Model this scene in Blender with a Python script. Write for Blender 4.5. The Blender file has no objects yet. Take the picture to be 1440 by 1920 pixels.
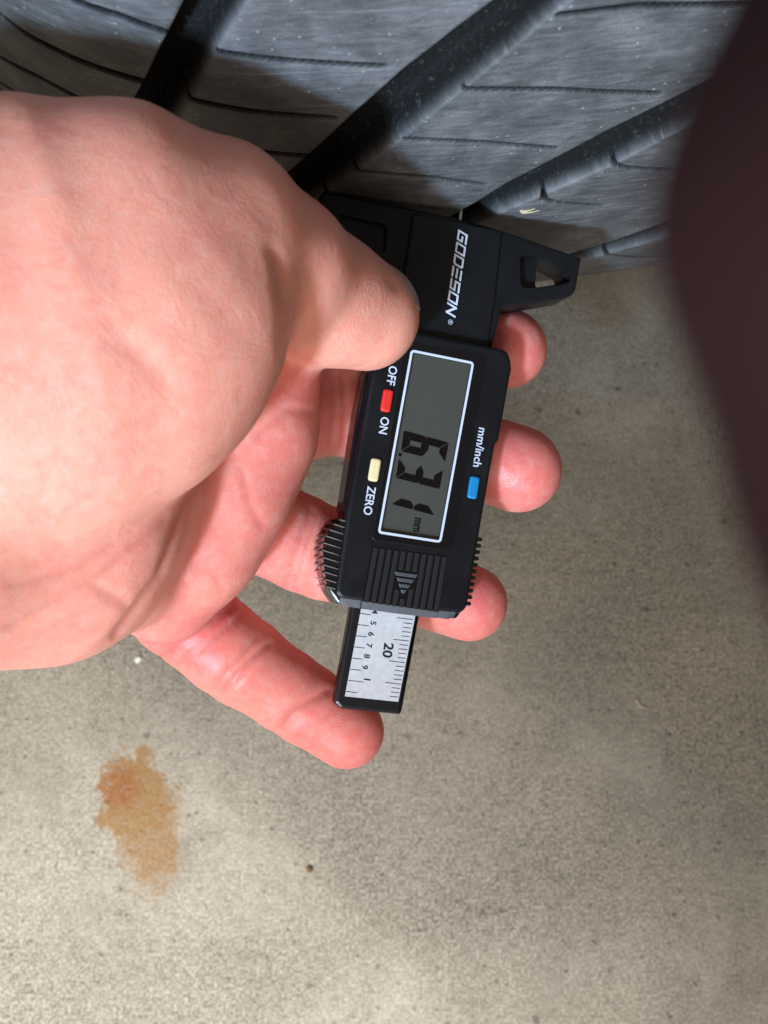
import bpy, bmesh, math, random
import numpy as np
from mathutils import Vector, Matrix
random.seed(4); np.random.seed(4)
S = bpy.context.scene
COL = S.collection
rad = math.radians

# ------------------------------------------------------------------ camera
FPX = 2200.0                       # focal length in pixels of the 1440 x 1920 photograph
CAM_H, TILT = 0.481, rad(20)
cam_d = bpy.data.cameras.new('camera'); cam = bpy.data.objects.new('camera', cam_d); COL.objects.link(cam)
cam_d.sensor_fit = 'VERTICAL'; cam_d.sensor_height = 36.0; cam_d.lens = FPX / 1920 * 36.0
cam_d.clip_start = 0.002; cam_d.clip_end = 200
cam.location = (0, 0, CAM_H); cam.rotation_euler = (TILT, 0, 0)
cam_d.dof.use_dof = True; cam_d.dof.focus_distance = 0.272; cam_d.dof.aperture_fstop = 24.0
S.camera = cam
CM = Matrix.Translation((0, 0, CAM_H)) @ Matrix.Rotation(TILT, 4, 'X')
CMn = np.array(CM)

# ------------------------------------------------------------------ light: open shade, soft cool sky light from behind, warm bounce
world = bpy.data.worlds.new('World'); S.world = world; world.use_nodes = True
bg = world.node_tree.nodes['Background']
bg.inputs[0].default_value = (1.0, 0.84, 0.68, 1); bg.inputs[1].default_value = 0.20

def area(name, loc, target, size, sizey, power, col):
    d = bpy.data.lights.new(name, 'AREA'); d.shape = 'RECTANGLE'; d.size = size; d.size_y = sizey
    d.energy = power; d.color = col
    o = bpy.data.objects.new(name, d); COL.objects.link(o); o.location = loc
    o.rotation_euler = (Vector(target) - Vector(loc)).to_track_quat('-Z', 'Y').to_euler()
    return o
def spot(name, loc, target, power, col, cone, blend, radius):
    d = bpy.data.lights.new(name, 'SPOT'); d.energy = power; d.color = col; d.spot_size = rad(cone); d.spot_blend = blend; d.shadow_soft_size = radius
    o = bpy.data.objects.new(name, d); COL.objects.link(o); o.location = loc
    o.rotation_euler = (Vector(target) - Vector(loc)).to_track_quat('-Z', 'Y').to_euler()
    return o
spot('sky_light', (-0.35, -0.61, 0.80), (0.01, 0.16, 0.345), 72.0, (0.52, 0.75, 1.0), 28, 1.0, 0.045)
spot('floor_fill', (-0.36, -0.60, 0.95), (-0.16, -0.17, 0.0), 135.0, (0.97, 0.985, 1.0), 34, 1.0, 0.08)  # unseen spot added to brighten only the near floor
area('soft_fill', (-0.20, -0.58, 0.62), (-0.05, 0.02, 0.18), 0.62, 0.40, 5.3, (1.0, 0.94, 0.91))  # unseen soft lamp added to fill the hand and near floor
S.cycles.max_bounces = 6; S.cycles.diffuse_bounces = 3; S.cycles.glossy_bounces = 3; S.cycles.transmission_bounces = 3
S.cycles.use_adaptive_sampling = True; S.cycles.adaptive_threshold = 0.02

vs = S.view_settings
vs.view_transform = 'Standard'; vs.look = 'None'; vs.exposure = 0.0; vs.gamma = 1.0; vs.use_curve_mapping = False

# ------------------------------------------------------------------ helpers
def camray(px, py):
    d = np.array([(px - 720) / FPX, (960 - py) / FPX, -1.0])
    return CMn[:3, :3] @ d
CORG = CMn[:3, 3]
def at(px, py, depth):
    return CORG + camray(px, py) * depth
def on_floor(px, py, z=0.0):
    r = camray(px, py); return CORG + r * ((z - CORG[2]) / r[2])

def tag(o, label=None, cat=None, group=None, kind=None):
    if label: o['label'] = label
    if cat: o['category'] = cat
    if group: o['group'] = group
    if kind: o['kind'] = kind
    return o
def link(name, me, mat=None, parent=None):
    o = bpy.data.objects.new(name, me); COL.objects.link(o)
    if mat is not None and len(me.materials) == 0: me.materials.append(mat)
    if parent is not None: o.parent = parent
    return o
def smooth(me, angle=None):
    me.polygons.foreach_set('use_smooth', [True] * len(me.polygons))
    if angle is not None:
        me.set_sharp_from_angle(angle=angle)
def mesh(name, v, f):
    me = bpy.data.meshes.new(name); me.from_pydata([tuple(map(float, p)) for p in v], [], [tuple(map(int, q)) for q in f]); me.update(); return me
def mesh_np(name, v, quads):
    me = bpy.data.meshes.new(name); n = len(v); m = len(quads)
    me.vertices.add(n); me.vertices.foreach_set('co', np.asarray(v, np.float32).ravel())
    me.loops.add(m * 4); me.loops.foreach_set('vertex_index', np.asarray(quads, np.int32).ravel())
    me.polygons.add(m); me.polygons.foreach_set('loop_start', np.arange(m, dtype=np.int32) * 4)
    me.update(calc_edges=True); me.validate(); return me

# ------------------------------------------------------------------ materials
class NT:
    def __init__(s, name):
        s.m = bpy.data.materials.new(name); s.m.use_nodes = True
        s.t = s.m.node_tree; s.n = s.t.nodes; s.l = s.t.links
        s.b = s.n['Principled BSDF']; s.out = s.n['Material Output']
        s.co = s.n.new('ShaderNodeTexCoord')
    def add(s, typ, **kw):
        n = s.n.new(typ)
        for k, v in kw.items(): setattr(n, k, v)
        return n
    def ln(s, a, b): s.l.new(a, b)
    def noise(s, scale, detail=4, rough=.6, dist=0, vec=None):
        n = s.add('ShaderNodeTexNoise'); n.inputs['Scale'].default_value = scale; n.inputs['Detail'].default_value = detail
        n.inputs['Roughness'].default_value = rough; n.inputs['Distortion'].default_value = dist
        s.ln(vec if vec is not None else s.co.outputs['Object'], n.inputs['Vector']); return n.outputs['Fac']
    def ramp(s, fac, stops, interp='LINEAR'):
        r = s.add('ShaderNodeValToRGB'); r.color_ramp.interpolation = interp
        e = r.color_ramp.elements
        while len(e) < len(stops): e.new(0.5)
        for q, (p, c) in zip(e, stops):
            q.position = p; q.color = c if len(c) == 4 else (*c, 1)
        s.ln(fac, r.inputs[0]); return r.outputs[0]
    def mix(s, fac, a, b, mode='MIX'):
        n = s.add('ShaderNodeMix', data_type='RGBA', blend_type=mode)
        for val, i in ((fac, 0), (a, 6), (b, 7)):
            if isinstance(val, (int, float)): n.inputs[i].default_value = val
            elif isinstance(val, tuple): n.inputs[i].default_value = val if len(val) == 4 else (*val, 1)
            else: s.ln(val, n.inputs[i])
        return n.outputs[2]
    def math(s, op, a, b=0.0, clamp=False):
        n = s.add('ShaderNodeMath', operation=op, use_clamp=clamp)
        for i, val in enumerate((a, b)):
            if isinstance(val, (int, float)): n.inputs[i].default_value = val
            else: s.ln(val, n.inputs[i])
        return n.outputs[0]
    def bump(s, h, strength, dist, prev=None):
        n = s.add('ShaderNodeBump'); n.inputs['Strength'].default_value = strength; n.inputs['Distance'].default_value = dist
        s.ln(h, n.inputs['Height'])
        if prev is not None: s.ln(prev, n.inputs['Normal'])
        return n.outputs[0]
    def set(s, **kw):
        for k, v in kw.items():
            i = s.b.inputs[k.replace('_', ' ')]
            if isinstance(v, (int, float)): i.default_value = v
            elif isinstance(v, tuple): i.default_value = v if len(v) == 4 or len(i.default_value) == 3 else (*v, 1)
            else: s.ln(v, i)

def plain(name, col, rough=.5, spec=.5, bumps=None, **kw):
    t = NT(name); t.set(Base_Color=col, Roughness=rough, **{'Specular_IOR_Level': spec}, **kw)
    if bumps:
        sc, st, di = bumps
        t.set(Normal=t.bump(t.noise(sc, 3), st, di))
    return t.m

def concrete_mat():
    t = NT('concrete')
    fine = t.noise(820, 5, .72); med = t.noise(240, 4, .65); big = t.noise(14, 4, .55); huge = t.noise(4.2, 2, .5)
    c = t.ramp(fine, [(.37, (.08, .068, .05)), (.46, (.29, .26, .20)), (.54, (.50, .455, .37)), (.62, (.80, .745, .63))])
    c = t.mix(.38, c, t.ramp(med, [(.36, (.20, .176, .136)), (.5, (.40, .36, .285)), (.64, (.56, .515, .42))]))
    c = t.mix(.6, c, t.ramp(big, [(.32, (.66, .63, .59)), (.68, (1.14, 1.1, 1.03))]), 'MULTIPLY')
    c = t.mix(1.0, c, (.77, .79, .835), 'MULTIPLY')
    smo = t.noise(34, 4, .6, .6)
    c = t.mix(t.ramp(t.noise(11, 3, .5), [(.38, (.05, .05, .05)), (.62, (.45, .45, .45))]), c, t.ramp(smo, [(.34, (.27, .25, .21)), (.5, (.36, .335, .285)), (.66, (.47, .44, .38))]))
    c = t.mix(.7, c, t.ramp(huge, [(.35, (.80, .79, .79)), (.65, (1.06, 1.05, 1.0))]), 'MULTIPLY')
    # dark pits
    vo = t.add('ShaderNodeTexVoronoi'); vo.inputs['Scale'].default_value = 75; t.ln(t.co.outputs['Object'], vo.inputs['Vector'])
    pit = t.ramp(t.math('ADD', vo.outputs['Distance'], t.math('MULTIPLY', t.noise(300, 2), .25)), [(.17, (1, 1, 1)), (.26, (0, 0, 0))])
    sel = t.ramp(vo.outputs['Color'], [(.56, (0, 0, 0)), (.66, (1, 1, 1))])
    vo2 = t.add('ShaderNodeTexVoronoi'); vo2.inputs['Scale'].default_value = 210; t.ln(t.co.outputs['Object'], vo2.inputs['Vector'])
    pit2 = t.math('MULTIPLY', t.ramp(t.math('ADD', vo2.outputs['Distance'], t.math('MULTIPLY', t.noise(700, 2), .3)), [(.24, (1, 1, 1)), (.38, (0, 0, 0))]), t.ramp(vo2.outputs['Color'], [(.5, (0, 0, 0)), (.62, (.8, .8, .8))]))
    pm = t.math('MAXIMUM', t.math('MULTIPLY', pit, sel), pit2)
    c = t.mix(t.math('MULTIPLY', pm, .62), c, (.10, .085, .062))
    # a rust stain soaked into the slab
    def blob(px, py, ax, ay, rotz, nscale, namp, lo, hi):
        p = on_floor(px, py)
        mp = t.add('ShaderNodeMapping', vector_type='TEXTURE')
        mp.inputs['Location'].default_value = (p[0], p[1], 0); mp.inputs['Rotation'].default_value = (0, 0, rad(rotz)); mp.inputs['Scale'].default_value = (ax, ay, 1)
        t.ln(t.co.outputs['Object'], mp.inputs['Vector'])
        ln_ = t.add('ShaderNodeVectorMath', operation='LENGTH'); t.ln(mp.outputs[0], ln_.inputs[0])
        d = t.math('ADD', ln_.outputs['Value'], t.math('MULTIPLY', t.math('SUBTRACT', t.noise(nscale, 6, .72), .5), namp))
        return t.ramp(d, [(lo, (1, 1, 1)), (hi, (0, 0, 0))])
    a = blob(255, 1495, .0178, .0215, 20, 130, 1.7, .74, .90)
    b = blob(280, 1560, .0145, .0245, 12, 165, 1.8, .66, .98)
    e = blob(294, 1635, .0095, .0135, 5, 150, 1.5, .55, 1.05)
    st = t.math('MAXIMUM', t.math('MAXIMUM', a, t.math('MULTIPLY', b, .85)), t.math('MULTIPLY', e, .34))
    stc = t.mix(blob(222, 1478, .012, .011, 0, 120, .8, .5, 1.3), (.275, .160, .066), (.26, .108, .034))
    stc = t.mix(.5, stc, t.ramp(fine, [(.3, (.4, .36, .3)), (.62, (1.35, 1.3, 1.2))]), 'MULTIPLY')
    c = t.mix(t.math('MULTIPLY', st, t.ramp(med, [(.36, (.72, .72, .72)), (.56, (.96, .96, .96))])), c, stc)
    t.set(Base_Color=c, Roughness=.85, **{'Specular_IOR_Level': .25})
    h = t.math('ADD', fine, t.math('MULTIPLY', pm, -.8))
    t.set(Normal=t.bump(h, .6, .0009))
    return t.m

def rubber_mat():
    t = NT('tyre_rubber')
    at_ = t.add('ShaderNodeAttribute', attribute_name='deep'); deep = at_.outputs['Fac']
    uv = t.add('ShaderNodeAttribute', attribute_name='as'); v = uv.outputs['Vector']
    mp = t.add('ShaderNodeMapping'); mp.inputs['Scale'].default_value = (1, 5.5, 1); t.ln(v, mp.inputs['Vector'])
    streak = t.noise(.13, 6, .7, .6, mp.outputs[0]); cloud = t.noise(.07, 5, .65, .3, v); fine = t.noise(1.3, 4, .7, 0, v)
    top = t.mix(.5, t.ramp(streak, [(.32, (.048, .048, .050)), (.5, (.092, .092, .095)), (.68, (.19, .19, .195))]),
                t.ramp(cloud, [(.36, (.042, .042, .044)), (.5, (.085, .085, .088)), (.64, (.175, .175, .18))]))
    top = t.mix(t.ramp(fine, [(.60, (0, 0, 0)), (.78, (.5, .5, .5))]), top, (.30, .295, .28))
    sp = t.add('ShaderNodeTexVoronoi'); sp.inputs['Scale'].default_value = .16; t.ln(v, sp.inputs['Vector'])
    spk = t.ramp(sp.outputs['Distance'], [(.035, (1, 1, 1)), (.06, (0, 0, 0))])
    top = t.mix(t.math('MULTIPLY', spk, .65), top, (.42, .39, .33))
    mp2 = t.add('ShaderNodeMapping'); mp2.inputs['Rotation'].default_value = (0, 0, rad(38)); mp2.inputs['Scale'].default_value = (.012, .5, 1); t.ln(v, mp2.inputs['Vector'])
    scr = t.ramp(t.noise(1.0, 3, .6, .4, mp2.outputs[0]), [(.635, (0, 0, 0)), (.70, (1, 1, 1))])
    top = t.mix(t.math('MULTIPLY', scr, .38), top, (.26, .26, .265))
    sp2 = t.add('ShaderNodeTexVoronoi'); sp2.inputs['Scale'].default_value = .42; t.ln(v, sp2.inputs['Vector'])
    top = t.mix(t.math('MULTIPLY', t.math('MULTIPLY', t.ramp(sp2.outputs['Distance'], [(.10, (1, 1, 1)), (.17, (0, 0, 0))]), t.ramp(sp2.outputs['Color'], [(.55, (0, 0, 0)), (.65, (1, 1, 1))])), .55), top, (.36, .35, .32))
    shade_and_dust = t.ramp(t.noise(700, 5, .7, .6), [(.56, (.014, .0145, .0145)), (.78, (.075, .075, .065))])  # groove and sipe shade put into the colour, with paler dust flecks
    c = t.mix(deep, top, shade_and_dust)
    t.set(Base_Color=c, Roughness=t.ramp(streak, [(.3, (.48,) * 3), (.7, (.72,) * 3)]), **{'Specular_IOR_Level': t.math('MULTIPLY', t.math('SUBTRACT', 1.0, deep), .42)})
    n = t.bump(t.math('ADD', t.math('MULTIPLY', streak, .6), fine), .55, .00055)
    wv = t.add('ShaderNodeTexWave'); wv.inputs['Scale'].default_value = .17; wv.inputs['Distortion'].default_value = .6
    t.ln(v, wv.inputs['Vector']); n = t.bump(t.math('MULTIPLY', wv.outputs['Fac'], deep), .35, .0003, n)
    t.set(Normal=n); return t.m

def skin_mat(name='skin', c0=(.86, .352, .252), c1=(.77, .140, .142), sss=.0032):
    t = NT(name)
    red = t.add('ShaderNodeAttribute', attribute_name='red').outputs['Fac']
    rd = t.add('ShaderNodeAttribute', attribute_name='ridge').outputs['Fac']
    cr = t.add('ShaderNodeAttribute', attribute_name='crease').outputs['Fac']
    mot = t.noise(70, 4, .6); mot2 = t.noise(420, 4, .6)
    f = t.math('ADD', red, t.math('MULTIPLY', t.math('SUBTRACT', mot, .5), .9), True)
    c = t.mix(f, c0, c1)
    c = t.mix(t.math('MULTIPLY', t.ramp(mot2, [(.45, (0, 0, 0)), (.75, (1, 1, 1))]), .28), c, (.78, .52, .46))
    c = t.mix(t.math('MULTIPLY', t.ramp(t.noise(190, 5, .7, .5), [(.52, (0, 0, 0)), (.68, (1, 1, 1))]), .30), c, (.66, .17, .14))
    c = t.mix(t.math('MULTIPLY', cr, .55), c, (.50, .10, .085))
    t.set(Base_Color=c, Roughness=t.ramp(mot2, [(.3, (.34,) * 3), (.7, (.54,) * 3)]), **{'Specular_IOR_Level': .42})
    t.b.subsurface_method = 'RANDOM_WALK' if hasattr(t.b, 'subsurface_method') else None
    t.set(**{'Subsurface_Weight': .6, 'Subsurface_Radius': (1.0, .34, .2), 'Subsurface_Scale': sss})
    # friction ridges, skin cells and fine flexion lines
    s1 = t.math('SINE', t.math('ADD', t.math('MULTIPLY', rd, 2 * math.pi / .56), t.math('MULTIPLY', t.noise(210, 3), 16)))
    msk = t.ramp(t.math('MULTIPLY', rd, .02), [(.18, (1, 1, 1)), (.36, (.12, .12, .12))])
    n = t.bump(t.math('MULTIPLY', s1, msk), .24, .00005)
    vo = t.add('ShaderNodeTexVoronoi', feature='DISTANCE_TO_EDGE'); vo.inputs['Scale'].default_value = 1100; t.ln(t.co.outputs['Object'], vo.inputs['Vector'])
    n = t.bump(t.ramp(vo.outputs['Distance'], [(0, (0, 0, 0)), (.25, (1, 1, 1))]), .22, .00008, n)
    ms = t.noise(130, 5, .65, 1.2)
    n = t.bump(ms, .25, .0009, n)
    t.set(Normal=n); return t.m

M = {}
M['concrete'] = concrete_mat()
M['rubber'] = rubber_mat()
M['skin'] = skin_mat()
M['skin_painted_shade'] = plain('skin_painted_shade', (.0165, .0060, .0055), .8, .05)  # shade over the near finger painted into its skin colour
M['nail'] = plain('nail', (.60, .33, .29), .3, .5, Subsurface_Weight=.3)
def black_plastic():
    t = NT('black_plastic')
    sm = t.noise(95, 5, .65, .8); fn = t.noise(2600, 3)
    du = t.ramp(t.noise(1500, 3, .7), [(.70, (0, 0, 0)), (.80, (.35, .35, .35))])
    t.set(Base_Color=t.mix(du, (.0055, .0060, .0075), (.05, .05, .05)), Roughness=t.ramp(sm, [(.35, (.34,) * 3), (.65, (.52,) * 3)]), **{'Specular_IOR_Level': .32})
    t.set(Normal=t.bump(fn, .35, .00006)); return t.m
M['black'] = black_plastic()
M['gloss'] = plain('gloss_black_plastic', (.006, .006, .007), .14, .5)
M['lip'] = plain('sheen_painted_plastic', (.060, .066, .080), .42, .9, (2200, .5, .00008))  # bluish sheen of the bevels put into the base colour
M['bezel'] = plain('bezel_black', (.004, .004, .005), .10, .5)
M['rib'] = plain('ribbed_plastic', (.013, .0135, .015), .45, .45, (3000, .4, .00006))
M['ruler'] = plain('ruler_plastic', (.008, .008, .0095), .32, .5)
M['print'] = plain('white_print', (.60, .64, .74), .55, .3)
M['lcd'] = plain('lcd', (.085, .087, .078), .35, .4)
M['seg'] = plain('lcd_segment', (.0015, .0015, .002), .6, .05)
M['red'] = plain('red_button', (.72, .030, .022), .4, .45)
M['yellow'] = plain('yellow_button', (.78, .66, .36), .4, .45)
M['blue'] = plain('blue_button', (.008, .21, .47), .4, .45)
M['ink'] = plain('black_ink', (.012, .012, .014), .6, .3)
M['steel'] = plain('steel', (.62, .62, .56), .25, .5, Metallic=1.0)
M['straw'] = plain('straw', (.55, .46, .27), .7, .3)
M['white_bit'] = plain('white_bit', (.78, .77, .74), .5, .4)
M['dark_bit'] = plain('dark_bit', (.14, .085, .04), .8, .2)
def silver():
    t = NT('silver_label'); n = t.noise(900, 3); n2 = t.noise(260, 3)
    t.set(Base_Color=t.mix(.5, t.ramp(n, [(.3, (.56, .56, .58)), (.7, (.80, .80, .82))]), t.ramp(n2, [(.3, (.60, .60, .61)), (.7, (.76, .76, .78))])), Roughness=.5, Metallic=.25); return t.m
M['silver'] = silver()
def window():
    t = NT('window_pane'); tr = t.add('ShaderNodeBsdfTransparent'); tr.inputs[0].default_value = (.93, .93, .92, 1)
    gl = t.add('ShaderNodeBsdfGlossy'); gl.inputs['Roughness'].default_value = .04
    lw = t.add('ShaderNodeLayerWeight'); fc = t.math('ADD', t.math('MULTIPLY', t.math('POWER', lw.outputs['Facing'], 5.0), .9), .025)
    mx = t.add('ShaderNodeMixShader'); t.ln(fc, mx.inputs[0]); t.ln(tr.outputs[0], mx.inputs[1]); t.ln(gl.outputs[0], mx.inputs[2])
    t.ln(mx.outputs[0], t.out.inputs['Surface']); return t.m
M['window'] = window()

# ------------------------------------------------------------------ the setting: concrete slab
g = 6.0
fl = link('floor', mesh('floor', [(-g, -g, 0), (g, -g, 0), (g, g, 0), (-g, g, 0)], [(0, 1, 2, 3)]), M['concrete'])
tag(fl, kind='structure')

# ------------------------------------------------------------------ tyre
R = 0.300
D_SIL, PY_SIL = 0.392, 545
phi = TILT + math.atan((960 - PY_SIL) / FPX)
Tp = np.array([0, math.sin(phi), -math.cos(phi)]) * D_SIL + CORG
Ct = Tp + R * np.array([0, math.cos(phi), math.sin(phi)]); Ct[0] = 0.012
Ct[2] = R - 0.002
AX = np.array([1.0, 0.0, 0.0])
YAW, ROLL = rad(4.0), rad(4.0)
AX = np.array(Matrix.Rotation(YAW, 3, 'Z') @ Matrix.Rotation(-ROLL, 3, 'Y') @ Vector(AX))
E1 = -np.array([0, math.cos(phi), math.sin(phi)]); E1 -= AX * (E1 @ AX); E1 /= np.linalg.norm(E1)
E2 = np.cross(AX, E1)
if E2[2] < 0: E2 = -E2
HALF = 0.130
def rprof(a):
    a = np.asarray(a, float); b = np.abs(a)
    return R - a * a / (2 * .62) - np.maximum(b - .055, 0) ** 2 / (2 * .085)
def tyre_hit(px, py):
    d = camray(px, py); t = .08
    def gfun(t):
        q = CORG + d * t - Ct; a = q @ AX; return np.linalg.norm(q - a * AX) - rprof(a)
    prev = gfun(t)
    while t < .7:
        t2 = t + .002; cur = gfun(t2)
        if cur < 0 <= prev:
            lo, hi = t, t2
            for _ in range(30):
                m = (lo + hi) / 2
                if gfun(m) > 0: lo = m
                else: hi = m
            q = CORG + d * lo - Ct; a = q @ AX
            return np.array([a * 1000, math.atan2(q @ E2, q @ E1) * R * 1000, lo * 1000])
        t, prev = t2, cur
    return None
def hits(pts):
    out = [tyre_hit(*p) for p in pts]; return np.array([o[:2] for o in out if o is not None])
def extend(p, d0, d1):
    u = p[0] - p[1]; u /= np.linalg.norm(u); v = p[-1] - p[-2]; v /= np.linalg.norm(v)
    return np.vstack([p[0] + u * d0, p, p[-1] + v * d1])

GROOVES = [   # (upper edge, lower edge) read from the photograph
    ([(250, 190), (298, 95), (345, 2)], [(352, 190), (412, 80), (462, 2)]),
    ([(612, 262), (665, 212), (760, 128), (862, 48), (925, 2)], [(632, 350), (707, 294), (790, 228), (873, 161), (1018, 39), (1066, 2)]),
    ([(872, 392), (901, 376), (951, 344), (1045, 295), (1140, 244), (1329, 150)], [(890, 420), (912, 409), (1029, 361), (1151, 308), (1268, 246), (1400, 170)]),
    ([(1040, 487), (1073, 474), (1195, 436), (1257, 414), (1420, 345)], [(1090, 490), (1129, 478), (1251, 444), (1420, 380)]),
]
SIPES = [
    [(140, 2), (225, 30), (312, 62)], [(0, 28), (50, 65), (140, 110), (265, 152)], [(0, 107), (75, 145), (150, 185), (240, 215)],
    [(0, 155), (65, 192), (120, 215)], [(0, 188), (40, 208)], [(410, 97), (550, 115), (720, 125)], [(355, 185), (450, 205), (625, 222)],
    [(480, 283), (600, 294)], [(1051, 28), (1195, 11), (1418, 8)], [(873, 167), (1029, 167), (1234, 175)], [(762, 261), (907, 267), (1040, 278)],
    [(668, 322), (807, 333), (907, 347)], [(1147, 265), (1151, 308), (1170, 314), (1257, 319)], [(1016, 350), (1021, 374), (1040, 380), (1129, 386)],
    [(1127, 461), (1134, 476), (1160, 479), (1273, 480)], [(599, 300), (600, 362), (680, 372)],
]
def seg_dist(A, Sx, poly):
    d = np.full(A.shape, 1e9)
    for (x0, y0), (x1, y1) in zip(poly[:-1], poly[1:]):
        vx, vy = x1 - x0, y1 - y0; L = vx * vx + vy * vy + 1e-12
        t = np.clip(((A - x0) * vx + (Sx - y0) * vy) / L, 0, 1)
        d = np.minimum(d, np.hypot(A - x0 - t * vx, Sx - y0 - t * vy))
    return d
def inside(A, Sx, poly):
    ins = np.zeros(A.shape, bool); n = len(poly)
    for i in range(n):
        x0, y0 = poly[i]; x1, y1 = poly[(i + 1) % n]
        c = ((y0 > Sx) != (y1 > Sx))
        ins ^= c & (A < (x1 - x0) * (Sx - y0) / (y1 - y0 + 1e-12) + x0)
    return ins
def sstep(x, a, b):
    t = np.clip((x - a) / (b - a), 0, 1); return t * t * (3 - 2 * t)

def build_tyre():
    root = bpy.data.objects.new('tyre', None); COL.objects.link(root); root.location = tuple(Ct)
    tag(root, 'dusty black rubber tyre with slanting tread grooves standing on the concrete', 'tyre')
    ga, gs = .55, .26
    s0, s1 = -26.0, 225.0
    av = np.arange(-HALF * 1000, HALF * 1000 + ga, ga); sv = np.arange(s0, s1, gs)
    A, Sg = np.meshgrid(av, sv, indexing='ij')
    H = np.zeros(A.shape); deep = np.zeros(A.shape); lab = np.zeros(A.shape, int)
    for up, lo in GROOVES:
        pu, pl = extend(hits(up), 60, 120), extend(hits(lo), 60, 120)
        poly = np.vstack([pu, pl[::-1]])
        ring = np.vstack([poly, poly[:1]])
        d = seg_dist(A, Sg, ring); sd = np.where(inside(A, Sg, poly), d, -d)
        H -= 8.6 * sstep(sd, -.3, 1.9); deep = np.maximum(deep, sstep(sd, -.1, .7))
        mid = (pu[1:-1][[0, -1]] + pl[1:-1][[0, -1]]) / 2; mid = extend(mid, 300, 300)
        # which side of the groove's centre line
        cl = extend(np.array([(pu[min(i, len(pu) - 1)] + pl[min(i, len(pl) - 1)]) / 2 for i in range(max(len(pu), len(pl)))])[1:-1], 300, 300)
        best = np.full(A.shape, 1e9); side = np.zeros(A.shape)
        for (x0, y0), (x1, y1) in zip(cl[:-1], cl[1:]):
            vx, vy = x1 - x0, y1 - y0; L = vx * vx + vy * vy + 1e-12
            t = np.clip(((A - x0) * vx + (Sg - y0) * vy) / L, 0, 1)
            dd = np.hypot(A - x0 - t * vx, Sg - y0 - t * vy); m = dd < best
            best = np.where(m, dd, best); side = np.where(m, vx * (Sg - y0) - vy * (A - x0), side)
        lab += (side < 0).astype(int)
    for sp in SIPES:
        p = hits(sp)
        if len(p) < 2: continue
        w = .66 if sp[0][0] > 330 else .9
        d = seg_dist(A, Sg, p); k = 1 - sstep(d, w * .25, w * 1.3)
        H = np.minimum(H, -2.4 * k); deep = np.maximum(deep, 1 - sstep(d, w * .7, w * 1.5))  # shallow slits, their shade painted through the deep mask
    rng = np.random.RandomState(2)
    for _ in range(3):      # slight unevenness of the worn rubber
        f = rng.uniform(.03, .12, 2); H += .05 * np.sin(A * f[0] + Sg * f[1] + rng.uniform(0, 6))
    rr = rprof(A / 1000) + H / 1000; th = Sg / 1000 / R
    P = (AX[None, None] * (A / 1000)[..., None] + rr[..., None] * (np.cos(th)[..., None] * E1 + np.sin(th)[..., None] * E2))
    ni, nj = A.shape
    idx = np.arange(ni * nj).reshape(ni, nj)
    quads = np.stack([idx[:-1, :-1], idx[1:, :-1], idx[1:, 1:], idx[:-1, 1:]], -1).reshape(-1, 4)
    # face normals must look outward
    if np.dot(np.cross(E2 * 0 + AX, E2), E1) < 0: quads = quads[:, ::-1]
    fl_ = lab[:-1, :-1].ravel()
    V = P.reshape(-1, 3); dp = deep.ravel(); AS = np.stack([A.ravel(), Sg.ravel(), np.zeros(A.size)], -1)
    for k in np.unique(fl_):
        q = quads[fl_ == k]
        if len(q) < 50: continue
        u, inv = np.unique(q, return_inverse=True)
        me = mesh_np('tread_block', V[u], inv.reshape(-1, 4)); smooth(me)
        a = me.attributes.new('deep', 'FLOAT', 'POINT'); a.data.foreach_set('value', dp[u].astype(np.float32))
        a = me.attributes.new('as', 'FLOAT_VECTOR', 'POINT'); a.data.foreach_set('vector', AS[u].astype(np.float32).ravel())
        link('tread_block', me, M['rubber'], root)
    # carcass: worn band for the rest of the circle and the two sidewalls
    prof = [(x, float(rprof(x)) - .0105) for x in np.linspace(-HALF + .001, HALF - .001, 25)]
    side = [(HALF + .004, .248), (HALF + .008, .228), (HALF + .007, .212), (HALF - .006, .192)]
    prof = [(-x, r) for x, r in side[::-1]] + prof + side
    n = 160; v = []; f = []; asv = []
    for i in range(n):
        t = 2 * math.pi * i / n
        for (x, r) in prof:
            v.append(AX * x + r * (math.cos(t) * E1 + math.sin(t) * E2)); asv.append((x * 1000, t * R * 1000, 0))
    m = len(prof)
    for i in range(n):
        for j in range(m - 1):
            f.append((i * m + j, i * m + j + 1, ((i + 1) % n) * m + j + 1, ((i + 1) % n) * m + j))
    me = mesh('carcass', v, f); smooth(me, rad(40))
    a = me.attributes.new('as', 'FLOAT_VECTOR', 'POINT'); a.data.foreach_set('vector', np.array(asv, np.float32).ravel())
    link('carcass', me, M['rubber'], root)
    # the tread further round the wheel
    v = []; f = []; asv = []
    th0, th1 = (s1 - gs) / 1000 / R, 2 * math.pi + s0 / 1000 / R
    nn = 150; al = np.linspace(-HALF, HALF, 33)
    for i in range(nn + 1):
        t = th0 + (th1 - th0) * i / nn
        for x in al:
            v.append(AX * x + (float(rprof(x)) - (0 if i % 6 else .004)) * (math.cos(t) * E1 + math.sin(t) * E2)); asv.append((x * 1000, t * R * 1000, 0))
    m = len(al)
    for i in range(nn):
        for j in range(m - 1): f.append((i * m + j, i * m + j + 1, (i + 1) * m + j + 1, (i + 1) * m + j))
    me = mesh('tread_band', v, f); smooth(me, rad(40))
    a = me.attributes.new('as', 'FLOAT_VECTOR', 'POINT'); a.data.foreach_set('vector', np.array(asv, np.float32).ravel())
    link('tread_band', me, M['rubber'], root)
    return root
build_tyre()

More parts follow.
